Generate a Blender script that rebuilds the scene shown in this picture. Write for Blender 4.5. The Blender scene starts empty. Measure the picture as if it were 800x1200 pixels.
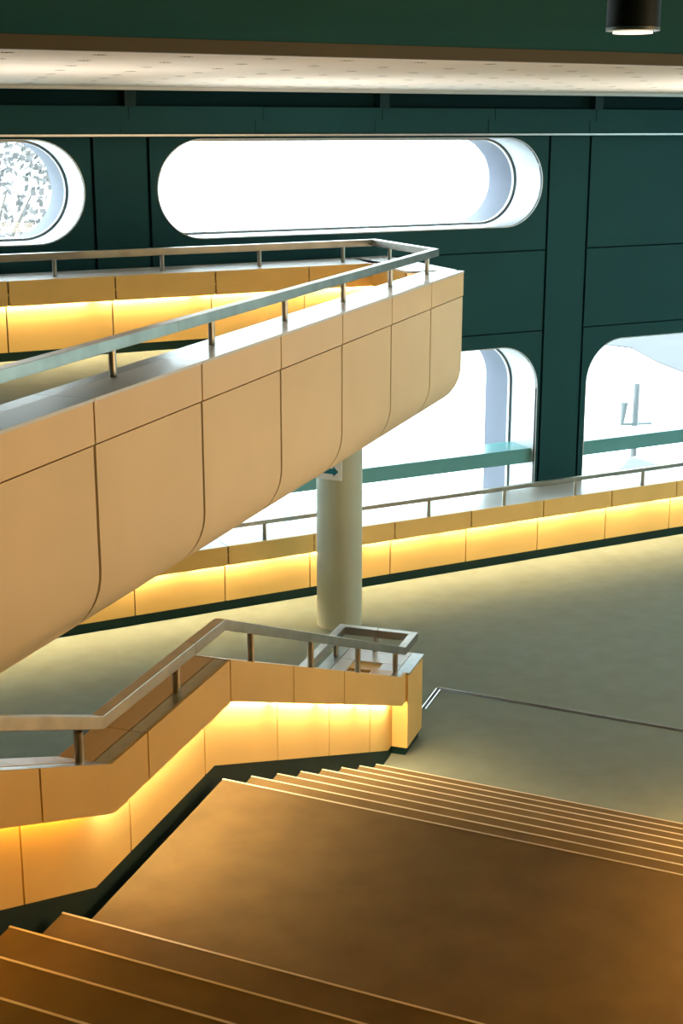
import bpy, bmesh, random
from math import sin, cos, radians, pi, sqrt, atan, atan2, tan
from mathutils import Vector, Matrix

random.seed(7)
SC = bpy.context.scene
COL = SC.collection

# ------------------------------------------------------------------ camera
EYE = Vector((0, 0, 4.8))
cam_d = bpy.data.cameras.new('camera')
cam_d.sensor_fit = 'VERTICAL'
cam_d.sensor_height = 36.0
cam_d.lens = 1667.0 / 1200.0 * 36.0
cam_d.clip_start = 0.05
cam_d.clip_end = 500
cam_o = bpy.data.objects.new('camera', cam_d)
COL.objects.link(cam_o)
cam_o.location = EYE
cam_o.rotation_euler = (radians(90) - atan(450 / 1667.0), 0, -radians(28))
SC.camera = cam_o

# ------------------------------------------------------------------ sky, view, lights
world = bpy.data.worlds.new('overcast_sky')
SC.world = world
world.use_nodes = True
bg = world.node_tree.nodes['Background']
bg.inputs[0].default_value = (0.86, 0.96, 1.0, 1)
bg.inputs[1].default_value = 12.0
SC.view_settings.view_transform = 'Standard'
SC.view_settings.look = 'None'
SC.view_settings.gamma = 1
SC.view_settings.use_curve_mapping = False
SC.view_settings.exposure = 0.0
cy = SC.cycles
cy.use_denoising = True
cy.max_bounces = 10
cy.diffuse_bounces = 5
cy.glossy_bounces = 4
cy.transmission_bounces = 6
cy.sample_clamp_indirect = 6
cy.caustics_reflective = False
cy.caustics_refractive = False


def area_light(name, loc, target, sx, sy, power, colr):
    d = bpy.data.lights.new(name, 'AREA')
    d.shape = 'RECTANGLE'
    d.size, d.size_y = sx, sy
    d.energy = power
    d.color = colr
    o = bpy.data.objects.new(name, d)
    COL.objects.link(o)
    o.location = loc
    o.rotation_euler = (Vector(target) - Vector(loc)).to_track_quat('-Z', 'Y').to_euler()
    return o


# added fill lights, standing in for unseen glazing behind the camera and further right
area_light('rear_fill_light', (9.0, -3.4, 1.7), (4.0, 9.0, 2.8), 9.0, 2.4, 880, (1.0, 0.72, 0.40))
area_light('right_fill_light', (17.3, 7.0, 3.0), (7.0, 9.5, 1.6), 6.0, 2.4, 330, (0.60, 0.97, 1.0))
area_light('amber_fill_light', (3.1, 2.6, 2.95), (0.9, 4.8, 2.5), 1.6, 0.3, 26, (1.0, 0.46, 0.0))  # added orange fill for the upper left fascia, no wall lamp here
area_light('golden_fill_light', (6.3, 5.6, 1.45), (3.6, 7.6, 1.7), 2.0, 0.25, 30, (1.0, 0.66, 0.30))  # added warm fill to brighten the stair fascias, no wall lamp here
# added fill lights that brighten the pale perforated ceiling, no fixtures: on the walkway deck behind its parapet and on the floor further right
for lx_, ly_, lz_, tx_, pw_ in ((0.0, 8.6, 2.85, 0.0, 8), (2.6, 9.5, 2.85, 3.0, 22), (5.0, 11.0, 2.85, 6.2, 34), (12.3, 9.4, 0.3, 10.4, 110)):
    ul = area_light('ceiling_fill_light', (lx_, ly_, lz_), (tx_, ly_, 5.2), 0.8, 0.8, pw_, (1.0, 0.91, 0.80))
    ul.data.spread = radians(105 if lz_ > 1 else 62)


# ------------------------------------------------------------------ materials
def mat(name, colr, rough=0.5, metal=0.0, spec=0.5, var=0.0, scale=3.0, bump=0.0, bscale=60.0, col2=None,
        streak=None, emit=None, estr=0.0, alpha=None, coat=0.0):
    m = bpy.data.materials.new(name)
    m.use_nodes = True
    nt = m.node_tree
    b = nt.nodes['Principled BSDF']
    b.inputs['Base Color'].default_value = (*colr, 1)
    b.inputs['Roughness'].default_value = rough
    b.inputs['Metallic'].default_value = metal
    b.inputs['Specular IOR Level'].default_value = spec
    b.inputs['Coat Weight'].default_value = coat
    tc = nt.nodes.new('ShaderNodeTexCoord')
    mp = nt.nodes.new('ShaderNodeMapping')
    nt.links.new(tc.outputs['Object'], mp.inputs[0])
    if streak:
        mp.inputs['Scale'].default_value = streak
    if var > 0:
        nz = nt.nodes.new('ShaderNodeTexNoise')
        nz.inputs['Scale'].default_value = scale
        nz.inputs['Detail'].default_value = 6
        nt.links.new(mp.outputs[0], nz.inputs['Vector'])
        mx = nt.nodes.new('ShaderNodeMix')
        mx.data_type = 'RGBA'
        c2 = col2 or tuple(max(0, c * (1 - var)) for c in colr)
        c1 = colr if col2 else tuple(min(1, c * (1 + var * 0.6)) for c in colr)
        mx.inputs['A'].default_value = (*c2, 1)
        mx.inputs['B'].default_value = (*c1, 1)
        rp = nt.nodes.new('ShaderNodeValToRGB')
        rp.color_ramp.elements[0].position = 0.3
        rp.color_ramp.elements[1].position = 0.7
        nt.links.new(nz.outputs['Fac'], rp.inputs[0])
        nt.links.new(rp.outputs[0], mx.inputs['Factor'])
        nt.links.new(mx.outputs['Result'], b.inputs['Base Color'])
    if bump > 0:
        n2 = nt.nodes.new('ShaderNodeTexNoise')
        n2.inputs['Scale'].default_value = bscale
        n2.inputs['Detail'].default_value = 3
        nt.links.new(mp.outputs[0], n2.inputs['Vector'])
        bp = nt.nodes.new('ShaderNodeBump')
        bp.inputs['Strength'].default_value = bump
        bp.inputs['Distance'].default_value = 0.01
        nt.links.new(n2.outputs['Fac'], bp.inputs['Height'])
        nt.links.new(bp.outputs[0], b.inputs['Normal'])
    if emit:
        b.inputs['Emission Color'].default_value = (*emit, 1)
        b.inputs['Emission Strength'].default_value = estr
    if alpha is not None:
        b.inputs['Alpha'].default_value = alpha
    return m


M = {}
M['panel'] = mat('beige_coated_panel', (0.79, 0.51, 0.165), 0.48, var=0.06, scale=1.5, bump=0.05, bscale=180)
M['cladding'] = mat('pale_beige_cladding', (0.76, 0.59, 0.38), 0.75, spec=0.2, var=0.05, scale=1.2, bump=0.05, bscale=160)
M['cap'] = mat('satin_coated_cap', (0.66, 0.64, 0.61), 0.34, var=0.04, scale=2.0, spec=0.7, coat=0.1)
M['gallery_fascia'] = mat('tan_gallery_fascia', (0.77, 0.54, 0.27), 0.5, var=0.05, scale=1.5, bump=0.05, bscale=180)
M['stair_cap'] = mat('beige_stair_cap', (0.70, 0.46, 0.22), 0.35, var=0.05, scale=2.0, spec=0.5)
M['strip'] = mat('grey_aluminium_strip', (0.36, 0.38, 0.36), 0.3, metal=0.8, var=0.1, scale=20)
M['steel'] = mat('brushed_steel', (0.42, 0.40, 0.35), 0.38, metal=1.0, var=0.18, scale=6, streak=(1, 1, 1), bump=0.04, bscale=120)
M['dark'] = mat('dark_teal_skirting', (0.004, 0.024, 0.024), 0.6, spec=0.15, var=0.1, scale=4)
M['core'] = mat('dark_joint_core', (0.05, 0.035, 0.02), 0.8, var=0.1, scale=4)
M['carpet'] = mat('olive_grey_carpet', (0.185, 0.215, 0.178), 0.95, spec=0.15, var=0.1, scale=5, bump=0.35, bscale=420,
                  col2=(0.165, 0.188, 0.150))
M['step'] = mat('brown_carpet', (0.125, 0.086, 0.034), 0.95, spec=0.15, var=0.1, scale=5, bump=0.35, bscale=420,
                col2=(0.095, 0.064, 0.025))
M['nosing'] = mat('worn_pale_nosing', (0.52, 0.45, 0.34), 0.6, var=0.08, scale=9)
M['teal'] = mat('dark_teal_wall_panel', (0.010, 0.057, 0.064), 0.6, spec=0.12, var=0.1, scale=0.8, bump=0.03, bscale=90)
M['tealdark'] = mat('deep_teal_joint', (0.004, 0.024, 0.028), 0.7, spec=0.05, var=0.1, scale=2)
M['bracket'] = mat('teal_bracket', (0.004, 0.03, 0.036), 0.6, spec=0.2, var=0.1, scale=2)
M['ceil'] = mat('teal_plaster', (0.032, 0.115, 0.125), 0.9, spec=0.0, var=0.08, scale=1.0, bump=0.08, bscale=60)
M['soffit'] = mat('perforated_pale_ceiling', (0.86, 0.79, 0.71), 0.6, var=0.06, scale=6, streak=(0.3, 2.0, 1))
M['olive'] = mat('olive_ceiling_edge', (0.10, 0.085, 0.05), 0.6, var=0.1, scale=3)
M['hole'] = mat('dark_ceiling_hole', (0.02, 0.02, 0.018), 0.9, var=0.1, scale=5)
M['reveal'] = mat('pale_metal_reveal', (0.50, 0.52, 0.53), 0.4, metal=0.25, var=0.08, scale=2.0, streak=(1, 1, 3))
M['reveal_out'] = mat('grey_outer_reveal', (0.10, 0.11, 0.15), 0.7, var=0.1, scale=2.0)
M['frame'] = mat('thin_dark_frame', (0.05, 0.09, 0.10), 0.4, metal=0.5, var=0.1, scale=5)
M['transom'] = mat('teal_transom', (0.10, 0.30, 0.31), 0.35, var=0.06, scale=2)
M['lip'] = mat('bright_metal_lip', (0.42, 0.43, 0.42), 0.3, metal=1.0, var=0.1, scale=8)
M['column'] = mat('grey_green_column', (0.46, 0.50, 0.41), 0.55, var=0.07, scale=1.5, bump=0.1, bscale=40)
M['sign'] = mat('white_sign_plate', (0.80, 0.82, 0.82), 0.4, var=0.02, scale=3)
M['arrow'] = mat('teal_arrow_print', (0.0, 0.14, 0.21), 0.5, var=0.03, scale=3)
M['black'] = mat('black_lamp_body', (0.004, 0.008, 0.008), 0.5, var=0.1, scale=3)
M['tube'] = mat('warm_light_tube', (0.9, 0.8, 0.6), 0.5, var=0.01, emit=(1.0, 0.79, 0.47), estr=240)
M['tube_amber'] = mat('amber_light_tube', (0.9, 0.7, 0.4), 0.5, var=0.01, emit=(1.0, 0.52, 0.09), estr=24)
M['tube_left'] = mat('orange_light_tube', (0.9, 0.7, 0.4), 0.5, var=0.01, emit=(1.0, 0.56, 0.10), estr=48)
M['tube_gold'] = mat('golden_light_tube', (0.9, 0.75, 0.5), 0.5, var=0.01, emit=(1.0, 0.60, 0.18), estr=330)
M['lampglow'] = mat('downlight_glow', (0.9, 0.9, 0.85), 0.4, var=0.01, emit=(1.0, 0.85, 0.68), estr=1.3)
M['concrete'] = mat('grey_concrete', (0.30, 0.31, 0.30), 0.8, var=0.12, scale=2)
M['pave'] = mat('pale_paving', (0.62, 0.63, 0.62), 0.8, var=0.08, scale=0.6)
M['asphalt'] = mat('grey_asphalt', (0.036, 0.038, 0.042), 0.9, var=0.15, scale=0.8)
M['facade'] = mat('pale_render_facade', (0.62, 0.63, 0.63), 0.8, var=0.05, scale=0.4)
M['facglass'] = mat('facade_window_glass', (0.16, 0.18, 0.2), 0.2, var=0.1, scale=1)
M['leaf'] = mat('grey_green_leaves', (0.085, 0.08, 0.078), 0.7, var=0.4, scale=4)
M['bark'] = mat('grey_bark', (0.10, 0.09, 0.08), 0.9, var=0.3, scale=8)
M['post'] = mat('grey_painted_post', (0.11, 0.12, 0.125), 0.6, var=0.05, scale=5)
M['carpaint'] = mat('silver_car_paint', (0.055, 0.065, 0.08), 0.5, var=0.03, scale=2)
M['carglass'] = mat('car_window_glass', (0.03, 0.035, 0.04), 0.1, var=0.05, scale=2)
M['tyre'] = mat('black_tyre', (0.02, 0.02, 0.02), 0.8, var=0.1, scale=5)
g = bpy.data.materials.new('window_glass')
g.use_nodes = True
nt = g.node_tree
nt.nodes.clear()
go = nt.nodes.new('ShaderNodeOutputMaterial')
gt = nt.nodes.new('ShaderNodeBsdfTransparent')
gt.inputs[0].default_value = (0.90, 0.95, 0.96, 1)
gg = nt.nodes.new('ShaderNodeBsdfGlossy')
gg.inputs['Roughness'].default_value = 0.02
gm = nt.nodes.new('ShaderNodeMixShader')
gm.inputs[0].default_value = 0.025
nt.links.new(gt.outputs[0], gm.inputs[1])
nt.links.new(gg.outputs[0], gm.inputs[2])
nt.links.new(gm.outputs[0], go.inputs[0])
M['glass'] = g


# ------------------------------------------------------------------ mesh helpers
class MB:
    """collects shapes; build() links them as ONE mesh object"""

    def __init__(self):
        self.v, self.f = [], []

    def add(self, vs, fs):
        n = len(self.v)
        self.v += [tuple(p) for p in vs]
        self.f += [tuple(i + n for i in f) for f in fs]
        return self

    def hexa(self, p):  # 8 points: bottom ring 0-3, top ring 4-7
        return self.add(p, [(3, 2, 1, 0), (4, 5, 6, 7), (0, 1, 5, 4), (1, 2, 6, 5), (2, 3, 7, 6), (3, 0, 4, 7)])

    def box(self, x0, x1, y0, y1, z0, z1):
        return self.hexa([(x0, y0, z0), (x1, y0, z0), (x1, y1, z0), (x0, y1, z0),
                          (x0, y0, z1), (x1, y0, z1), (x1, y1, z1), (x0, y1, z1)])

    def prism(self, pts, z0, z1):
        n = len(pts)
        if sum(pts[i][0] * pts[(i + 1) % n][1] - pts[(i + 1) % n][0] * pts[i][1] for i in range(n)) < 0:
            pts = pts[::-1]
        vs = [(x, y, z0) for x, y in pts] + [(x, y, z1) for x, y in pts]
        return self.add(vs, [tuple(range(n))[::-1], tuple(range(n, 2 * n))] +
                        [(i, (i + 1) % n, n + (i + 1) % n, n + i) for i in range(n)])

    def tube(self, a, b, r, n=12, r2=None):
        a, b = Vector(a), Vector(b)
        d = (b - a).normalized()
        u = d.orthogonal().normalized()
        w = d.cross(u)
        r2 = r if r2 is None else r2
        vs = [a + (u * cos(2 * pi * i / n) + w * sin(2 * pi * i / n)) * r for i in range(n)]
        vs += [b + (u * cos(2 * pi * i / n) + w * sin(2 * pi * i / n)) * r2 for i in range(n)]
        return self.add(vs, [tuple(range(n))[::-1], tuple(range(n, 2 * n))] +
                        [(i, (i + 1) % n, n + (i + 1) % n, n + i) for i in range(n)])

    def build(self, name, m, parent=None, smooth=False, bevel=0.0, inv=None):
        me = bpy.data.meshes.new(name)
        bm = bmesh.new()
        vs = [bm.verts.new(p) for p in self.v]
        for f in self.f:
            try:
                bm.faces.new([vs[i] for i in f])
            except ValueError:
                pass
        bmesh.ops.recalc_face_normals(bm, faces=bm.faces)
        if bevel > 0:
            bmesh.ops.bevel(bm, geom=list(bm.edges), offset=bevel, segments=2, profile=0.5, affect='EDGES')
        if parent is not None:
            bmesh.ops.transform(bm, matrix=world_of(parent).inverted(), verts=bm.verts)
        bm.to_mesh(me)
        bm.free()
        if smooth:
            for p in me.polygons:
                p.use_smooth = True
            try:
                me.set_sharp_from_angle(angle=radians(35))
            except Exception:
                pass
        me.materials.append(M[m])
        o = bpy.data.objects.new(name, me)
        COL.objects.link(o)
        if parent is not None:
            o.parent = parent
        return o


def world_of(o):
    m = o.matrix_basis.copy()
    while o.parent:
        o = o.parent
        m = o.matrix_basis @ m
    return m


def thing(name, label, cat, loc=(0, 0, 0), group=None):
    o = bpy.data.objects.new(name, None)
    o.empty_display_size = 0.2
    COL.objects.link(o)
    o.location = loc
    o['label'] = label
    o['category'] = cat
    if group:
        o['group'] = group
    return o


def tag(o, label, cat, group=None):
    o['label'] = label
    o['category'] = cat
    if group:
        o['group'] = group
    return o


def struct(o):
    o['kind'] = 'structure'
    return o


def plate_mesh(outer, hole, y0, y1):
    """flat plate in the x-z plane with one hole, solid between y0 and y1"""
    bm = bmesh.new()
    loops = []
    for ring in (outer, hole):
        if not ring:
            continue
        vs = [bm.verts.new((x, y0, z)) for x, z in ring]
        loops += [bm.edges.new((vs[i], vs[(i + 1) % len(vs)])) for i in range(len(vs))]
    bmesh.ops.triangle_fill(bm, use_beauty=True, use_dissolve=False, edges=loops)
    r = bmesh.ops.extrude_face_region(bm, geom=list(bm.faces))
    bmesh.ops.translate(bm, vec=(0, y1 - y0, 0), verts=[g for g in r['geom'] if isinstance(g, bmesh.types.BMVert)])
    bmesh.ops.recalc_face_normals(bm, faces=bm.faces)
    mb = MB()
    bm.verts.index_update()
    mb.v = [tuple(v.co) for v in bm.verts]
    mb.f = [tuple(v.index for v in f.verts) for f in bm.faces]
    bm.free()
    return mb


def rounded(x0, x1, z0, z1, r, n=14):
    pts = []
    for cx, cz, a0 in ((x1 - r, z0 + r, -90), (x1 - r, z1 - r, 0), (x0 + r, z1 - r, 90), (x0 + r, z0 + r, 180)):
        for i in range(n + 1):
            a = radians(a0 + 90.0 * i / n)
            pts.append((cx + r * cos(a), cz + r * sin(a)))
    out = []
    for p in pts:
        if not out or (abs(p[0] - out[-1][0]) + abs(p[1] - out[-1][1])) > 1e-4:
            out.append(p)
    if abs(out[0][0] - out[-1][0]) + abs(out[0][1] - out[-1][1]) < 1e-4:
        out.pop()
    return out


def sleeve(loop, y0, y1, t):
    """a tube wall that lines a hole: inner loop grown by t"""
    n = len(loop)
    cx = sum(p[0] for p in loop) / n
    cz = sum(p[1] for p in loop) / n
    out = []
    for i in range(n):
        a, b, c = loop[i - 1], loop[i], loop[(i + 1) % n]
        tx, tz = c[0] - a[0], c[1] - a[1]
        l = sqrt(tx * tx + tz * tz)
        out.append((b[0] + tz / l * t, b[1] - tx / l * t))
    vs = [(x, y0, z) for x, z in loop] + [(x, y1, z) for x, z in loop] + \
         [(x, y0, z) for x, z in out] + [(x, y1, z) for x, z in out]
    fs = []
    for i in range(n):
        j = (i + 1) % n
        fs += [(i, j, n + j, n + i), (2 * n + i, 3 * n + i, 3 * n + j, 2 * n + j),
               (i, 2 * n + i, 2 * n + j, j), (n + i, n + j, 3 * n + j, 3 * n + i)]
    return MB().add(vs, fs)


class Frame:
    """s runs along azimuth az, q to the left of it, z up; base(s) shears the pieces with the stair"""

    def __init__(self, O, az, base=None):
        self.O, self.a = O, radians(az)
        self.base = base or (lambda s: 0.0)

    def p(self, s, q, z):
        return (self.O[0] + s * sin(self.a) - q * cos(self.a), self.O[1] + s * cos(self.a) + q * sin(self.a),
                z + self.base(s))

    def pz(self, s, q, z):
        return (self.O[0] + s * sin(self.a) - q * cos(self.a), self.O[1] + s * cos(self.a) + q * sin(self.a), z)

    def sbox(self, mb, s0, s1, q0, q1, z0, z1, bends=()):
        cuts = [s0] + [b for b in bends if s0 + 1e-3 < b < s1 - 1e-3] + [s1]
        rings = []
        for s in cuts:
            rings.append([self.p(s, q0, z0), self.p(s, q1, z0), self.p(s, q1, z1), self.p(s, q0, z1)])
        vs = [p for r in rings for p in r]
        k = len(rings)
        fs = [(0, 1, 2, 3), tuple(4 * (k - 1) + i for i in (3, 2, 1, 0))]
        for j in range(k - 1):
            for i in range(4):
                fs.append((4 * j + i, 4 * j + (i + 1) % 4, 4 * j + 4 + (i + 1) % 4, 4 * j + 4 + i))
        mb.add(vs, fs)
        return mb


def segs(a, b, joints):
    c = [a] + [j for j in joints if a + 0.02 < j < b - 0.02] + [b]
    return list(zip(c[:-1], c[1:]))


GAP = 0.007


def parapet(root, fr, s0, s1, joints, bends, capw, core=(0.06, 0.2), zs=(0.08, 0.47, 0.69, 0.71), fq=-0.07,
            pq=0.04, strip=0.1, tubes=True, tube='tube', tube_len=1.0, skirt_low=-0.2, outer=True, capq=None,
            capm='cap', fjoints=None, tube_gap=0.10):
    """cladding of a parapet on frame fr: skirting, lower panels, light tubes, fascia, caps"""
    zb, zf, zt, zc = zs
    capq = fq + 0.022 if capq is None else capq
    fr.sbox(MB(), s0, s1, core[0], core[1], zb - 0.02, zt - 0.005, bends).build('core', 'core', root)
    fr.sbox(MB(), s0, s1, core[0] - 0.012, core[0] + 0.02, skirt_low, zb, bends).build('skirting', 'dark', root)
    # ledge that closes the top of the lit recess
    fr.sbox(MB(), s0, s1, fq + 0.018, core[0], zf + 0.09, zf + 0.11, bends).build('recess_ledge', 'panel', root)
    fr.sbox(MB(), s0, s1, fq + 0.019, fq + 0.026, zf + 0.006, zt - 0.004, bends).build('joint_backing', 'core', root)
    for a, b in segs(s0, s1, joints):
        fr.sbox(MB(), a + GAP, b - GAP, pq, core[0], zb, zf + 0.09, bends).build('lower_panel', 'panel', root)
        if outer:
            fr.sbox(MB(), a + GAP, b - GAP, core[1], core[1] + 0.018, zb - 0.1, zt, bends).build('outer_panel', 'panel', root)
    for a, b in segs(s0, s1, fjoints or joints):
        fr.sbox(MB(), a + GAP, b - GAP, fq, fq + 0.018, zf, zc + 0.001, bends).build('fascia_panel', 'panel', root)
        fr.sbox(MB(), a + GAP * .5, b - GAP * .5, capq + strip, fq + capw, zt, zc, bends).build('cap_panel', capm, root)
        if strip > 0:
            fr.sbox(MB(), a + GAP * .3, b - GAP * .3, capq, capq + strip - 0.006, zt, zc - 0.002, bends).build('cap_strip', 'strip', root)
    if tubes:
        stops = [s0] + [b for b in bends if s0 < b < s1] + [s1]
        for a, b in zip(stops[:-1], stops[1:]):
            n = max(1, round((b - a) / tube_len))
            for i in range(n):
                u, v = a + (b - a) * i / n, a + (b - a) * (i + 1) / n
                u += tube_gap / 2
                v -= tube_gap / 2
                MB().tube(fr.p(u, pq - 0.020, zf + 0.025), fr.p(v, pq - 0.020, zf + 0.025), 0.011, 8).build('light_tube', tube((u + v) / 2) if callable(tube) else tube, root)


def handrail(name, label, pts, w, h, posts, group=None, corner_posts=None, joints=()):
    """flat bar handrail through 3-D points (bar centre line), round posts (x, y, zbottom, ztop)"""
    root = thing(name, label, 'handrail', (posts[0][0], posts[0][1], posts[0][2]), group)
    P = [Vector(p) for p in pts]
    n = len(P)
    offs = []
    for i in range(n):
        d0 = (P[i] - P[i - 1]) if i else (P[1] - P[0])
        d1 = (P[i + 1] - P[i]) if i < n - 1 else d0
        d0 = Vector((d0.x, d0.y, 0)).normalized()
        d1 = Vector((d1.x, d1.y, 0)).normalized()
        l0, l1 = Vector((-d0.y, d0.x, 0)), Vector((-d1.y, d1.x, 0))
        m = (l0 + l1).normalized()
        offs.append(m * (w / 2 / max(0.35, m.dot(l0))))
    for i in range(n - 1):
        a, b = P[i], P[i + 1]
        oa, ob = offs[i], offs[i + 1]
        L = (b - a).length
        cuts = [0.0] + [j for (k, j) in joints if k == i] + [1.0]
        for u, v in zip(cuts[:-1], cuts[1:]):
            gu = 0.0012 / L if u > 0 else 0
            gv = 0.0012 / L if v < 1 else 0
            u2, v2 = u + gu, v - gv
            pa, pb = a.lerp(b, u2), a.lerp(b, v2)
            qa, qb = oa.lerp(ob, u2), oa.lerp(ob, v2)
            up = Vector((0, 0, h / 2))
            MB().hexa([pa - qa - up, pa + qa - up, pb + qb - up, pb - qb - up,
                       pa - qa + up, pa + qa + up, pb + qb + up, pb - qb + up]).build('rail_bar', 'steel', root, bevel=0.003)
    for (x, y, z0, z1) in posts:
        MB().tube((x, y, z0), (x, y, z1), 0.021, 14).build('post', 'steel', root, smooth=True)
    return root


# ------------------------------------------------------------------ dimensions
ZL = 1.36                 # half landing
RISE = 0.17
TREAD = 0.41
S_END = 3.42
ST = Frame((2.78, 6.61), 46.5)          # left edge of the stair
def stair_base(s):
    if s < -1.38:
        return ZL + (-1.38 - s) * 0.413
    if s < -0.02:
        return ZL
    return max(0.0, ZL - (s + 0.02) * 0.408)
ST.base = stair_base
GA = Frame((1.57, 6.185), 48)           # outer face of the gallery
GZ = 2.78                 # gallery floor
WALL = 13.3

# ------------------------------------------------------------------ floor, walls, ceiling
fl = struct(MB().box(-7, 18, -4, 13.8, -0.3, 0).build('floor', 'carpet'))
js = MB()
a, b, c = (5.93, 9.66), (6.284, 9.985), (11.1, 3.6)
for p, q2 in ((a, b), (b, c)):
    d = Vector((q2[0] - p[0], q2[1] - p[1])).normalized()
    l = Vector((-d.y, d.x)) * 0.022
    js.prism([(p[0] - l.x, p[1] - l.y), (q2[0] - l.x, q2[1] - l.y), (q2[0] + l.x, q2[1] + l.y), (p[0] + l.x, p[1] + l.y)], 0, 0.006)
js.build('expansion_joint', 'lip', fl)
js = MB()
for p, q2 in ((a, b), (b, c)):
    d = Vector((q2[0] - p[0], q2[1] - p[1])).normalized()
    l = Vector((-d.y, d.x)) * 0.012
    js.prism([(p[0] - l.x, p[1] - l.y), (q2[0] - l.x, q2[1] - l.y), (q2[0] + l.x, q2[1] + l.y), (p[0] + l.x, p[1] + l.y)], 0.006, 0.009)
js.build('joint_filler', 'core', fl)

struct(MB().box(-7.3, -7, -4, 14.35, -0.3, 5.6).build('wall_left', 'teal'))
struct(MB().box(18, 18.3, -4, 14.35, -0.3, 5.6).build('wall_right', 'teal'))
struct(MB().box(-7.3, 18.3, -4.3, -4, -0.3, 5.6).build('wall_back', 'teal'))
up = ST.pz
top_s = -1.75 - TREAD * 10
upf = [up(top_s, 3.0, 0), up(top_s + 0.1, 0.0, 0), up(top_s - 0.35, -3.4, 0), up(top_s - 0.35, -9, 0), (5.0, -3.95, 0), (-6.9, -3.95, 0), (-6.9, 5.0, 0)]
struct(MB().prism([(-6.9, -3.95), up(top_s - 0.42 - .9, -9, 0)[:2], up(top_s - 0.42 - .37, -3.4, 0)[:2], up(top_s - 0.42, 0.0, 0)[:2], up(top_s - 0.42, 1.2, 0)[:2], (-6.9, 4.0)],
                  ZL + RISE * 11 - 0.3, ZL + RISE * 11).build('floor_upper', 'step'))

# ceiling: dark plaster over the stair, pale perforated slab towards the windows
ZS = 5.17
ceil = struct(MB().box(-7, 18, -4, 14.3, 5.235, 5.55).build('ceiling', 'ceil'))
slab = struct(MB().box(-7, 18, 7.10, 13.28, ZS + 0.075, 5.234).build('ceiling_soffit', 'hole'))
MB().box(-7, 18, 7.04, 7.10, ZS - 0.004, 5.234).build('edge_trim', 'olive', slab)
MB().box(-7, 18, 13.0, 13.06, ZS - 0.03, ZS + 0.01).build('rear_trim', 'reveal', slab)
rows, N0, DN = 8, 7.50, 0.69
holes = []
def soffit_sheet():
    vs, fs = [], []
    mb = MB()
    K = 12
    R = 0.044
    def cell(x0, x1, y0, y1, cx, cy_):
        n = len(mb.v)
        ring, inner, cup = [], [], []
        for i in range(K):
            an = 2 * pi * i / K + pi / 4
            dx, dy = cos(an), sin(an)
            hx, hy = (x1 - cx) if dx > 0 else (cx - x0), (y1 - cy_) if dy > 0 else (cy_ - y0)
            t = min(hx / abs(dx) if abs(dx) > 1e-6 else 1e9, hy / abs(dy) if abs(dy) > 1e-6 else 1e9)
            ring.append((cx + dx * t, cy_ + dy * t, ZS))
            inner.append((cx + dx * R, cy_ + dy * R, ZS))
            cup.append((cx + dx * R, cy_ + dy * R, ZS + 0.003))
        # exact corners for the cell so that no slivers stay open
        corners = [(x1, y1), (x0, y1), (x0, y0), (x1, y0)]
        vs_ = ring + inner + cup + [(x, y, ZS) for x, y in corners]
        fs_ = []
        for i in range(K):
            j = (i + 1) % K
            # insert the cell corner when both neighbours sit on different sides
            e1 = side(ring[i], x0, x1, y0, y1)
            e2 = side(ring[j], x0, x1, y0, y1)
            if not (e1 & e2):
                q = [k for k in range(4) if (corner_sides[k] & e1) and (corner_sides[k] & e2)]
                fs_.append((i, 3 * K + q[0], j, K + j, K + i))
            else:
                fs_.append((i, j, K + j, K + i))
            fs_.append((K + i, K + j, 2 * K + j, 2 * K + i))
        mb.add(vs_, fs_)
    corner_sides = [{'R', 'T'}, {'L', 'T'}, {'L', 'B'}, {'R', 'B'}]
    def side(p, x0, x1, y0, y1):
        s = set()
        if abs(p[0] - x0) < 1e-5: s.add('L')
        if abs(p[0] - x1) < 1e-5: s.add('R')
        if abs(p[1] - y0) < 1e-5: s.add('B')
        if abs(p[1] - y1) < 1e-5: s.add('T')
        return s
    DX = 0.49
    for j in range(rows):
        cy0 = N0 + DN * j
        y0 = 7.10 if j == 0 else cy0 - DN / 2
        y1 = 13.06 if j == rows - 1 else cy0 + DN / 2
        off = 2.06 + 0.143 * j
        k0 = int((-6.6 - off) / DX)
        first = True
        k = k0
        xs = []
        while off + DX * k < 17.6:
            xs.append(off + DX * k)
            k += 1
        for i, cx in enumerate(xs):
            x0 = -7 if i == 0 else cx - DX / 2
            x1 = 18 if i == len(xs) - 1 else cx + DX / 2
            cell(x0, x1, y0, y1, cx, cy0)
            # only those the hall view can take in get a liner of their own
            w = (cx * cos(radians(28)) - cy0 * sin(radians(28))) / (cx * sin(radians(28)) + cy0 * cos(radians(28)))
            if -0.30 < w < 0.30:
                holes.append((cx, cy0))
    return mb
sh = soffit_sheet().build('perforated_sheet', 'soffit', slab)
cup = MB()
K = 12
vs = [(0.0435 * cos(2 * pi * i / K), 0.0435 * sin(2 * pi * i / K), z) for z in (0, 0.055) for i in range(K)]
cup.add(vs, [(i, (i + 1) % K, K + (i + 1) % K, K + i) for i in range(K)] + [tuple(range(K, 2 * K))])
c0 = None
for (x, y) in holes:
    if c0 is None:
        c0 = cup.build('hole_liner', 'hole', slab)
        c = c0
    else:
        c = c0.copy()
        COL.objects.link(c)
        c.parent = slab
    c.location = (x, y, ZS + 0.001)

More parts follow.
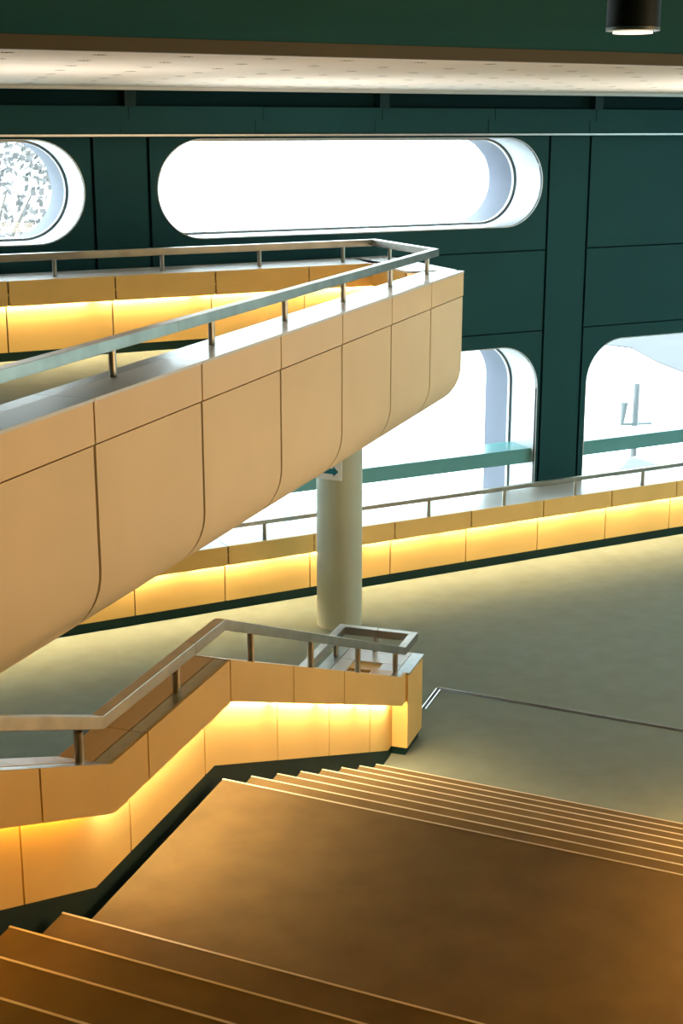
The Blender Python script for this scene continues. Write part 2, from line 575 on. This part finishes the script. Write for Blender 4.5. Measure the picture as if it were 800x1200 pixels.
# ------------------------------------------------------------------ window wall
PER = 5.28
J0, J1 = 4.97, 9.69       # bay between pilasters
wall = struct(MB().box(-7, 18, 14.33, 14.35, 4.9, 5.6).build('wall_far', 'concrete'))
def rect(x0, x1, z0, z1):
    return [(x0, z0), (x1, z0), (x1, z1), (x0, z1)]
UP = rounded(5.06, 9.60, 3.745, 4.69, 0.472)
LO = rounded(5.06, 9.63, -0.26, 2.39, 0.50)
def shift(loop, d):
    return [(x + d, z) for x, z in loop]
def grow(loop, t):
    n = len(loop)
    out = []
    for i in range(n):
        a, b, c = loop[i - 1], loop[i], loop[(i + 1) % n]
        tx, tz = c[0] - a[0], c[1] - a[1]
        l = sqrt(tx * tx + tz * tz)
        out.append((b[0] + tz / l * t, b[1] - tx / l * t))
    return out
wn = 0
Y0, Y1 = WALL, WALL + 0.03
g_ = 0.016
for k in (-2, -1, 0, 1):
    d = PER * k
    has_up = k <= 0
    x0, x1 = J0 + d, min(J1 + d, 18)
    # panels
    plate_mesh(rect(x0 + g_, x1 - g_, 3.47 + g_ / 2, 4.715), shift(UP, d) if has_up else None, Y0, Y1).build('wall_panel', 'teal', wall)
    plate_mesh(rect(x0 + g_, x1 - g_, 2.56 + g_ / 2, 3.47 - g_ / 2), None, Y0, Y1).build('wall_panel', 'teal', wall)
    plate_mesh(rect(x0 + g_, x1 - g_, 0.0, 2.56 - g_ / 2), shift(LO, d), Y0, Y1).build('wall_panel', 'teal', wall)
    plate_mesh(rect(x1 + g_, x1 + 0.56 - g_, 0.0, 4.715), None, Y0, Y1).build('pilaster_panel', 'teal', wall)
    # backing wall with the openings
    a0, a1 = x0 - 0.56, x1
    plate_mesh(rect(a0, a1, 2.56, 5.2), grow(shift(UP, d), 0.012) if has_up else None, Y1 + 0.012, 14.33).build('backing', 'tealdark', wall)
    plate_mesh(rect(a0, a1, -0.3, 2.56), grow(shift(LO, d), 0.012), Y1 + 0.012, 14.33).build('backing', 'tealdark', wall)
    # outside face
    plate_mesh(rect(a0, a1, 2.56, 5.6), grow(shift(UP, d), 0.012) if has_up else None, 14.331, 14.36).build('outer_face', 'concrete', wall)
    plate_mesh(rect(a0, a1, -0.3, 2.56), grow(shift(LO, d), 0.012), 14.331, 14.36).build('outer_face', 'concrete', wall)
    # windows
    for loop, low in ((UP, False), (LO, True)):
        if not low and not has_up:
            continue
        lp = shift(loop, d)
        wn += 1
        w = bpy.data.objects.new('window_%d' % wn, None)
        COL.objects.link(w)
        w.location = (7.33 + d, WALL, loop[0][1])
        struct(w)
        sleeve(lp, Y0 - 0.004, 13.80, 0.010).build('reveal', 'reveal', w, smooth=True)
        sleeve(grow(lp, -0.007), 13.80, 13.82, 0.015).build('window_frame', 'frame', w, smooth=True)
        sleeve(grow(lp, -0.022), 13.82, 13.86, 0.03).build('glazing_bead', 'reveal', w, smooth=True)
        sleeve(lp, 13.86, 14.36, 0.010).build('outer_reveal', 'reveal_out', w, smooth=True)
        plate_mesh(grow(lp, -0.02), None, 13.835, 13.843).build('glass', 'glass', w)
        if low:
            MB().box(5.06 + d, 9.63 + d, 13.37, 13.80, 1.00, 1.172).build('transom', 'transom', w, bevel=0.006)

# bulkhead, metal lip and brackets above the windows
tr = struct(MB().box(-7, 18, 13.20, 13.30, 4.745, 5.0).build('trim_1', 'teal'))
MB().box(-7, 18, 13.17, 13.30, 4.722, 4.742).build('metal_lip', 'lip', tr)
MB().box(-7, 18, 13.26, 13.31, 5.0, 5.235).build('recess_back', 'tealdark', tr)
for i in range(-3, 4):
    x = 7.5 + 2.74 * i
    MB().box(x - 0.055, x + 0.055, 13.16, 13.26, 5.0, 5.235).build('bracket', 'bracket', tr)
    for (px, w_) in ((x + 0.03, 0.24), (x + 1.42, 0.24)):
        f_ = MB()
        f_.box(px - w_ / 2, px + w_ / 2, 13.193, 13.20, 4.75, 4.875)
        f_.build('cover_plate', 'teal', tr)
        MB().box(px - 0.035, px + 0.035, 13.194, 13.20, 4.88, 4.995).build('cable_cover', 'teal', tr)

# ------------------------------------------------------------------ gallery (upper walkway)
gal = thing('gallery', 'raised beige walkway with curved panelled underside crossing the hall', 'walkway', (6.32, 11.93, 2.2))
r_, zb_ = 0.40, 2.205
QL = lambda s, q: GA.pz(s, q, 0)[:2]
slab_pts = [QL(-5.2, 0.10), QL(7.68, 0.10), (7.43, 13.1), (-6.9, 13.1), (-6.9, 5.0)]
MB().prism([QL(-5.2, 0.46), QL(7.5, 0.46), (7.3, 13.1), (-6.9, 13.1), (-6.9, 5.0)], zb_ + 0.03, GZ - 0.02).build('deck', 'core', gal)
MB().prism([QL(-5.2, 0.40), QL(7.60, 0.40), (7.2, 12.75), (-6.9, 12.75), (-6.9, 5.0)], GZ - 0.02, GZ).build('deck_carpet', 'carpet', gal)
MB().prism([QL(-5.2, 0.46), QL(7.62, 0.46), (7.4, 13.1), (-6.9, 13.1), (-6.9, 5.0)], zb_, zb_ + 0.03).build('deck_underside', 'cladding', gal)
prof = [(0.0, 3.262)]
for i in range(0, 13):
    t = radians(90.0 * i / 12)
    prof.append((r_ - r_ * cos(t), zb_ + r_ - r_ * sin(t)))
prof.append((0.47, zb_))
gj = [-5.2, -3.9, -2.72, -1.54, -0.36, 0.82, 2.065, 3.265, 4.445, 5.61, 6.73, 7.78]
def clad(s0, s1, prof, t, name, m):
    mb = MB()
    n = len(prof)
    inner = []
    for i in range(n):
        a = prof[max(0, i - 1)]
        c = prof[min(n - 1, i + 1)]
        tx, tz = c[0] - a[0], c[1] - a[1]
        l = sqrt(tx * tx + tz * tz)
        inner.append((prof[i][0] - tz / l * t, prof[i][1] + tx / l * t))
    vs = [GA.pz(s0, q, z) for q, z in prof] + [GA.pz(s1, q, z) for q, z in prof] + \
         [GA.pz(s0, q, z) for q, z in inner] + [GA.pz(s1, q, z) for q, z in inner]
    fs = []
    for i in range(n - 1):
        fs += [(i, i + 1, n + i + 1, n + i), (2 * n + i, 3 * n + i, 3 * n + i + 1, 2 * n + i + 1),
               (i, 2 * n + i, 2 * n + i + 1, i + 1), (n + i, n + i + 1, 3 * n + i + 1, 3 * n + i)]
    for i in (0, n - 1):
        fs.append((i, n + i, 3 * n + i, 2 * n + i))
    mb.add(vs, fs)
    return mb.build(name, m, gal, smooth=True)
def cm(s, end):
    return s
for a, b in zip(gj[:-1], gj[1:]):
    clad(a + 0.013, b - (0.013 if b < 7.7 else 0), prof, 0.02, 'cladding_panel', 'cladding')
    GA.sbox(MB(), a + 0.008, b - (0.008 if b < 7.7 else 0), -0.006, 0.018, 3.272, 3.488).build('fascia_panel', 'gallery_fascia', gal)
    GA.sbox(MB(), a + 0.003, b - 0.003 if b < 7.7 else 7.775, -0.012, 0.225, 3.488, 3.505).build('cap_panel', 'cap', gal)
    GA.sbox(MB(), a + 0.003, b - 0.003 if b < 7.7 else 7.56, 0.231, 0.335, 3.488, 3.503).build('cap_strip', 'strip', gal)
    e = min(b, 7.35)
    GA.sbox(MB(), a + 0.006, e - 0.006, 0.317, 0.335, GZ + 0.47, 3.488).build('inner_fascia_panel', 'panel', gal)
    GA.sbox(MB(), a + 0.006, e - 0.006, 0.27, 0.29, GZ + 0.08, GZ + 0.55).build('inner_lower_panel', 'panel', gal)
liner = [(q + 0.05 if q < 0.05 else q + 0.02, z + 0.03) for q, z in prof[:-1]]
GA.sbox(MB(), -5.2, 7.74, 0.035, 0.27, 2.62, 3.485).build('core', 'core', gal)
clad(-5.2, 7.74, [(q, z) for q, z in [(0.03, 3.25)] + [(r_ - (r_ - 0.028) * cos(radians(90 * i / 8)), zb_ + r_ - (r_ - 0.028) * sin(radians(90 * i / 8))) for i in range(9)] + [(0.47, zb_ + 0.028)]],
     0.01, 'joint_liner', 'core')
GA.sbox(MB(), -5.2, 7.35, 0.262, 0.28, GZ, GZ + 0.08).build('skirting', 'dark', gal)

# rear and end parapet of the gallery
gp = thing('gallery_parapet', 'beige parapet along window side of the upper walkway, strip lit inside', 'parapet', (5.3, 12.6, GZ))
RF = Frame((0, 12.52), 90, lambda s: GZ)
rear_j = [-6.5 + 0.98 * i for i in range(0, 14)]
rear_j = [6.27 + 0.985 * i for i in range(-13, 1)]
parapet(gp, RF, -6.9, 7.12, rear_j, (), 0.66, core=(0.07, 0.20), fq=-0.06, pq=0.05, strip=0.0, tube='tube', outer=True, skirt_low=0.0,
        zs=(0.08, 0.50, 0.705, 0.722), tube_len=1.0)
# end: from the rear parapet to the near one
EF = Frame((7.08, 12.46), 175 + 0, lambda s: GZ)
MB().prism([(7.10, 12.46), (7.10, 13.12), (7.50, 13.14), (7.33, 11.50), (7.02, 11.60)], GZ + 0.0, GZ + 0.70).build('end_core', 'core', gp)
MB().prism([(7.04, 12.46), (7.10, 12.46), (7.01, 11.56), (6.95, 11.62)], GZ + 0.08, GZ + 0.52).build('end_lower_panel', 'panel', gp)
MB().prism([(6.97, 12.47), (6.99, 12.47), (6.90, 11.66), (6.88, 11.66)], GZ + 0.50, GZ + 0.705).build('end_fascia_panel', 'panel', gp)
MB().prism([(6.96, 12.46), (6.96, 12.47), (7.10, 13.15), (7.53, 13.18), (7.36, 11.52), (6.87, 11.60)], GZ + 0.705, GZ + 0.722).build('end_cap', 'cap', gp)
MB().prism([(7.50, 13.14), (7.515, 13.14), (7.375, 11.47), (7.36, 11.47)], zb_ + 0.3, GZ + 0.70).build('end_outer_panel', 'cladding', gp)
MB().tube((7.01, 12.36, GZ + 0.52), (6.93, 11.72, GZ + 0.52), 0.011, 8).build('light_tube', 'tube', gp)

zr = GZ + 0.722
posts = []
for x, y in ((-0.1, 12.66), (0.9, 12.66), (1.85, 12.66), (2.85, 12.66), (3.80, 12.66), (4.84, 12.68), (5.85, 12.70), (6.78, 12.72), (7.26, 12.62)):
    posts.append((x, y, zr, 3.655))
for s in (-0.98, 0.2, 1.405, 2.655, 3.85, 5.04, 6.2, 7.28):
    x, y, _ = GA.pz(s, 0.205, 0)
    posts.append((x, y, 3.505, 3.655))
e0 = GA.pz(-5.2, 0.215, 0)
e1 = GA.pz(7.60, 0.225, 0)
handrail('handrail', 'flat steel handrail wrapping the pointed end of the upper walkway',
         [(-6.9, 12.68, 3.682), (7.15, 12.74, 3.682), (e1[0], e1[1], 3.682), (e0[0], e0[1], 3.682)], 0.07, 0.066, posts,
         group=None, joints=((0, 0.829), (1, 0.45), (2, 0.425)))

# ------------------------------------------------------------------ low parapet along the windows
lp_ = thing('window_parapet', 'long low beige parapet under the windows with glowing strip and dark skirting', 'parapet', (8.4, 12.8, 0))
LF = Frame((0, 12.78), 90)
low_j = [8.39 + 0.975 * i for i in range(-15, 10)]
parapet(lp_, LF, -6.9, 17.9, low_j, (), 0.57, core=(0.07, 0.20), fq=-0.06, pq=0.04, strip=0.0, skirt_low=0.0,
        zs=(0.105, 0.515, 0.70, 0.715), tube_len=1.0)
posts = [(8.845 + 0.985 * i, 12.76, 0.715, 0.895) for i in range(-9, 9)]
handrail('handrail', 'long thin steel handrail on the low parapet below the windows',
         [(-6.9, 12.76, 0.91), (17.9, 12.76, 0.91)], 0.05, 0.045, posts, joints=((0, 0.5085), (0, 0.62)))

# ------------------------------------------------------------------ column and sign
colm = thing('column', 'round grey green concrete column under the raised walkway', 'column', (6.32, 11.93, 0))
MB().tube((6.32, 11.93, 0.0), (6.32, 11.93, 2.205), 0.225, 48).build('shaft', 'column', colm, smooth=True)
sg = thing('direction_sign', 'small white square sign with teal arrow pointing right, fixed to the column', 'sign', (6.13, 11.77, 1.6))
SGF = Frame((6.15, 11.755), 144)
def sg_box(s0, s1, z0, z1, q0, q1, m, n):
    mb = MB()
    SGF.sbox(mb, s0, s1, q0, q1, z0, z1)
    mb.build(n, m, sg)
sg_box(-0.21, 0.105, 1.54, 1.86, -0.012, 0.0, 'sign', 'plate')
arw = MB()
za, al = 1.625, [(-0.18, 0), (-0.125, 0.052), (-0.125, 0.027), (0.015, 0.027), (0.015, 0.052), (0.072, 0), (0.015, -0.052), (0.015, -0.027), (-0.125, -0.027), (-0.125, -0.052)]
n_ = len(al)
vs = [SGF.pz(s, -0.014, za + z) for s, z in al] + [SGF.pz(s, -0.012, za + z) for s, z in al]
arw.add(vs, [tuple(range(n_)), tuple(range(n_, 2 * n_))[::-1]] + [(i, (i + 1) % n_, n_ + (i + 1) % n_, n_ + i) for i in range(n_)])
arw.build('arrow', 'arrow', sg)

# ------------------------------------------------------------------ stair
stair = thing('staircase', 'wide carpeted brown staircase with broad landing and pale nosings', 'stairs', (4.5, 6.0, 0))
SK = 0.105
QR = -3.36
def step(s_front, s_back, z, thick=0.20, name='step'):
    mb = MB()
    P = lambda s, q: ST.pz(s + SK * q, q, 0)[:2]
    mb.prism([P(s_front, 0.0), P(s_front, QR), P(s_back, QR), P(s_back, 0.0)], z - thick, z)
    o = mb.build(name, 'step', stair, bevel=0.006)
    nb = MB()
    a0, b0 = P(s_front + 0.001, 0.0), P(s_front + 0.001, QR)
    a1, b1 = P(s_front - 0.011, 0.0), P(s_front - 0.011, QR)
    nb.prism([a0, b0, b1, a1], z - 0.012, z + 0.0015)
    nb.build('nosing', 'nosing', o)
for i in range(7, 0, -1):
    step(TREAD * i, TREAD * (i - 1) - 0.025, ZL - RISE * i, 0.165 if i == 7 else 0.2)
step(0.0, -1.78, ZL, 0.26, 'landing')
for k in range(1, 12):
    step(-1.75 - TREAD * (k - 1), -1.75 - TREAD * k - 0.03, ZL + RISE * k)

# left parapet of the stair
sp = thing('stair_parapet', 'beige stepped parapet left of the stairs with warm strip light and boxed end', 'parapet', (4.2, 8.2, 0))
bends = (-1.38, -0.02, 3.313)
sj = [-5.82, -4.86, -3.9, -2.94, -1.98, -1.02, -0.03, 0.93, 1.9, 2.83]
def stair_par(root, fr, s0, s1, tube):
    joints = [j if j != -0.03 else -0.14 for j in sj]
    parapet(root, fr, s0, s1, joints, bends, 0.27, core=(0.06, 0.17), tube=tube, strip=0.075, fq=-0.07, pq=0.04, tube_len=0.95, capm='stair_cap', fjoints=[j for j in sj if j < 2.5])
stair_par(sp, ST, -5.9, S_END, lambda s: 'tube_left' if s < -1.38 else 'tube')
# boxed end with level top
B0, B1, ZT = 3.424, 3.85, 0.705
BF = Frame((2.78, 6.61), 46.5)
def bp(s0, s1, q0, q1, z0, z1, n, m):
    return BF.sbox(MB(), s0, s1, q0, q1, z0, z1).build(n, m, sp)
bp(B0, B1, -0.085, 0.60, 0.07, 0.69, 'end_block', 'panel')
bp(B0 + 0.02, B1 - 0.03, -0.065, 0.60, 0.0, 0.07, 'end_skirting', 'dark')
bp(1.4, B0 - 0.01, 0.42, 0.60, 0.0, 0.69, 'guard_wall', 'panel')
bp(2.3, B0 - 0.01, 0.19, 0.42, 0.0, 0.60, 'recess_floor', 'panel')
# top: strips under both rails, beige panels between, an open recess
bp(B0 + 0.0, B1 + 0.01, -0.095, 0.0, 0.69, ZT, 'cap_strip', 'strip')
bp(1.4, B1 + 0.01, 0.52, 0.62, 0.69, ZT, 'cap_strip', 'strip')
bp(B1 - 0.08, B1 + 0.01, 0.006, 0.514, 0.69, ZT, 'cap_panel', 'cap')
bp(B0 + 0.14, B1 - 0.086, 0.006, 0.514, 0.69, ZT, 'cap_panel', 'cap')
bp(B0 - 0.30, B0 + 0.134, 0.40, 0.514, 0.69, ZT, 'cap_panel', 'cap')
bp(B0 + 0.0, B0 + 0.134, 0.006, 0.16, 0.69, ZT, 'cap_panel', 'cap')
bp(1.4, B0 - 0.306, 0.19, 0.514, 0.69, ZT, 'cap_panel', 'cap')
# handrail: up the flights, round the end, back along the guard wall
zr0 = 0.88
RL = [ST.p(-5.9, 0.02, zr0), ST.p(-1.33, 0.02, zr0), ST.p(0.06, 0.02, zr0 + 0.025)]
RL += [BF.pz(3.47, -0.02, 0.865)]
RL += [BF.pz(3.80, -0.02, 0.865), BF.pz(3.80, 0.575, 0.865), BF.pz(1.4, 0.575, 0.865)]
posts = []
for s in (-5.4, -4.43, -3.46, -2.48, -1.505, -0.508, 0.48, 1.483, 2.468, 3.42):
    x, y, z = ST.p(s, 0.02, 0.70)
    if s > 0.06:
        zt_ = RL[2][2] + (RL[3][2] - RL[2][2]) * (min(s, 3.47) - 0.06) / 3.41 - 0.025
    else:
        zt_ = z + 0.155 + (0.012 if s > -1.3 else 0)
    posts.append((x, y, z, zt_))
for s, q in ((3.70, 0.10), (3.62, 0.575), (2.75, 0.575), (1.8, 0.575)):
    x, y, z = BF.pz(s, q if q > .3 else 0.575, 0.70)
    posts.append((x, y, z, z + 0.14))
posts.pop(-4)
x, y, z = BF.pz(3.80, 0.30, 0.70)
posts.append((x, y, z, z + 0.14))
handrail('handrail', 'angular steel handrail on the left stair parapet, looping round its end',
         RL, 0.062, 0.064, posts, joints=((1, 0.0), (1, 0.72), (3, 0.0), (4, 0.5)))

# right parapet of the stair, mirrored across the flight
rp = thing('stair_parapet', 'beige parapet on the right side of the stairs, mostly outside the view', 'parapet', (7.3, 6.4, 0))
class Mir(Frame):
    def p(self, s, q, z):
        return Frame.p(self, s, QR - q, z)
    def pz(self, s, q, z):
        return Frame.pz(self, s, QR - q, z)
MR = Mir((2.78, 6.61), 46.5, stair_base)
stair_par(rp, MR, -5.9, S_END + 0.35, lambda s: 'tube_amber' if s < -1.38 else 'tube_gold')
posts = []
for s in (-5.4, -4.43, -3.46, -2.48, -1.505, -0.508, 0.48, 1.483, 2.468, 3.42):
    x, y, z = MR.p(s, 0.02, 0.70)
    posts.append((x, y, z, z + 0.155))
handrail('handrail', 'steel handrail on the right stair parapet, outside the view',
         [MR.p(-5.9, 0.02, zr0), MR.p(-1.33, 0.02, zr0), MR.p(0.0, 0.02, zr0), MR.p(3.313, 0.02, zr0), MR.p(3.7, 0.02, zr0)],
         0.062, 0.064, posts)

# ------------------------------------------------------------------ ceiling downlights
def downlight(x, y, lab, z0=5.235, h=0.12):
    t = thing('ceiling_downlight', lab, 'lamp', (x, y, z0))
    MB().tube((x, y, z0 - h), (x, y, z0), 0.088, 32).build('lamp_body', 'black', t, smooth=True)
    n = 32
    vs = [(x + r * cos(2 * pi * i / n), y + r * sin(2 * pi * i / n), z0 - h - dz) for r, dz in ((0.089, 0.004), (0.070, 0.006), (0.089, -0.006)) for i in range(n)]
    MB().add(vs, [(i, (i + 1) % n, n + (i + 1) % n, n + i) for i in range(n)] +
             [(i, (i + 1) % n, 2 * n + (i + 1) % n, 2 * n + i) for i in range(n)]).build('rim', 'steel', t, smooth=True)
    MB().tube((x, y, z0 - h - 0.012), (x, y, z0 - h), 0.066, 24).build('lens', 'lampglow', t, smooth=True)
    d = bpy.data.lights.new('downlight_beam', 'SPOT')
    d.energy = 7
    d.color = (1.0, 0.86, 0.68)
    d.spot_size = radians(110)
    d.spot_blend = 0.6
    d.shadow_soft_size = 0.06
    o = bpy.data.objects.new('downlight_beam', d)
    COL.objects.link(o)
    o.parent = t
    o.location = (0, 0, -h - 0.03)
downlight(3.19, 3.94, 'black drum ceiling downlight with glowing lens at the upper right')

# ------------------------------------------------------------------ outside
struct(MB().box(-40, 90, 14.4, 120, -2.0, -1.6).build('ground', 'pave'))
rd = struct(MB().prism([(27.0, 35.8), (27.7, 33.5), (26.6, 31), (26.0, 29), (40, 24), (90, 30), (90, 60), (27, 60)], -1.6, -1.57).build('road', 'asphalt'))
# lamp post seen through the right window
lx, ly = 15.03, 18.0
tlp = thing('street_lamp', 'slim grey lamp post with cross arm standing outside the right window', 'street lamp', (lx, ly, -1.6))
MB().tube((lx, ly, -1.6), (lx, ly, 0.78), 0.06, 12, 0.05).build('pole', 'post', tlp, smooth=True)
MB().tube((lx - 0.27, ly + 0.02, 0.12), (lx + 0.33, ly - 0.02, 0.09), 0.025, 8).build('arm', 'post', tlp, smooth=True)
MB().tube((lx - 0.26, ly + 0.02, 0.10), (lx - 0.22, ly + 0.02, 0.48), 0.03, 12, 0.06).build('lamp_head', 'post', tlp, smooth=True)

def car(x, y, rz, lab):
    t = thing('parked_car', lab, 'car', (x, y, -1.6))
    t.rotation_euler = (0, 0, rz)
    side = [(-2.1, 0.25), (-2.15, 0.7), (-1.9, 0.92), (-1.2, 0.98), (-0.6, 1.42), (0.7, 1.45), (1.5, 1.0), (2.05, 0.85), (2.15, 0.3)]
    Wm = world_of(t)
    def loc(mb, n, m, sm=False):
        mb.v = [tuple(Wm @ Vector(p)) for p in mb.v]
        mb.build(n, m, t, smooth=sm)
    n = len(side)
    mb = MB()
    mb.add([(px, -0.85, pz) for px, pz in side] + [(px, 0.85, pz) for px, pz in side],
           [tuple(range(n)), tuple(range(n, 2 * n))[::-1]] + [(i, (i + 1) % n, n + (i + 1) % n, n + i) for i in range(n)])
    loc(mb, 'body', 'carpaint')
    gl = [(-1.0, 1.0), (-0.55, 1.36), (0.62, 1.38), (1.2, 1.02)]
    for y0, y1 in ((-0.865, -0.852), (0.852, 0.865)):
        mb = MB()
        mb.add([(px, y0, pz) for px, pz in gl] + [(px, y1, pz) for px, pz in gl],
               [(0, 1, 2, 3), (7, 6, 5, 4), (0, 1, 5, 4), (1, 2, 6, 5), (2, 3, 7, 6), (3, 0, 4, 7)])
        loc(mb, 'side_window', 'carglass')
    for wx in (-1.35, 1.35):
        for wy in (-0.88, 0.70):
            loc(MB().tube((wx, wy, 0.31), (wx, wy + 0.18, 0.31), 0.31, 18), 'wheel', 'tyre', True)
car(14.9, 16.3, radians(6), 'silver grey car parked outside below the right window bar')

# tree seen through the left window
tx, ty = 5.5, 23.0
tree = thing('tree', 'leafy grey green tree standing outside the upper left window', 'tree', (tx, ty, -1.6))
tb = MB()
tb.tube((tx, ty, -1.6), (tx + 0.1, ty, 2.2), 0.22, 10, 0.15)
tb.build('trunk', 'bark', tree, smooth=True)
br = MB()
random.seed(3)
ends = []
for i in range(16):
    an, el = random.uniform(0, 2 * pi), random.uniform(0.2, 1.2)
    L = random.uniform(1.4, 2.6)
    e = (tx + 0.1 + cos(an) * cos(el) * L, ty + sin(an) * cos(el) * L, 2.0 + sin(el) * L)
    br.tube((tx + 0.1, ty, 2.0), e, 0.06, 6, 0.015)
    ends.append(e)
br.build('branches', 'bark', tree, smooth=True)
lf = MB()
for i in range(5000):
    an, ph, rr = random.uniform(0, 2 * pi), random.uniform(-1, 1), random.uniform(0.35, 1) ** 0.5
    c = Vector((tx + cos(an) * sqrt(1 - ph * ph) * rr * 2.6, ty + sin(an) * sqrt(1 - ph * ph) * rr * 2.2, 4.0 + ph * rr * 2.2))
    if sin(c.x * 3.1) + sin(c.z * 3.7 + 1) + sin(c.y * 2.3 + c.x) > 0.5:
        continue
    u = Vector((random.uniform(-1, 1), random.uniform(-1, 1), random.uniform(-1, 1))).normalized() * 0.075
    w = u.orthogonal().normalized() * 0.055
    lf.add([c - u, c + w, c + u, c - w], [(0, 1, 2, 3)])
fo = lf.build('foliage', 'leaf', tree)
fo['kind'] = 'stuff'

# pale buildings across the square
def building(x0, x1, y0, y1, h, lab, nx, nz):
    t = thing('building', lab, 'building', ((x0 + x1) / 2, y0, -1.6))
    MB().box(x0, x1, y0, y1, -1.6, h).build('wall', 'facade', t)
    MB().box(x0 - 0.3, x1 + 0.3, y0 - 0.3, y1 + 0.3, h, h + 0.4).build('roof', 'concrete', t)
    for i in range(nx):
        for j in range(nz):
            cx = x0 + (x1 - x0) * (i + 0.5) / nx
            cz = 1.2 + j * 3.2
            f = MB().box(cx - 0.75, cx + 0.75, y0 - 0.04, y0 + 0.02, cz, cz + 1.6).build('window', 'facade', t)
            MB().box(cx - 0.65, cx + 0.65, y0 - 0.06, y0 - 0.04, cz + 0.1, cz + 1.5).build('pane', 'facglass', f)
building(22, 46, 70, 82, 3.4, 'long pale low building across the square outside the main window', 8, 1)
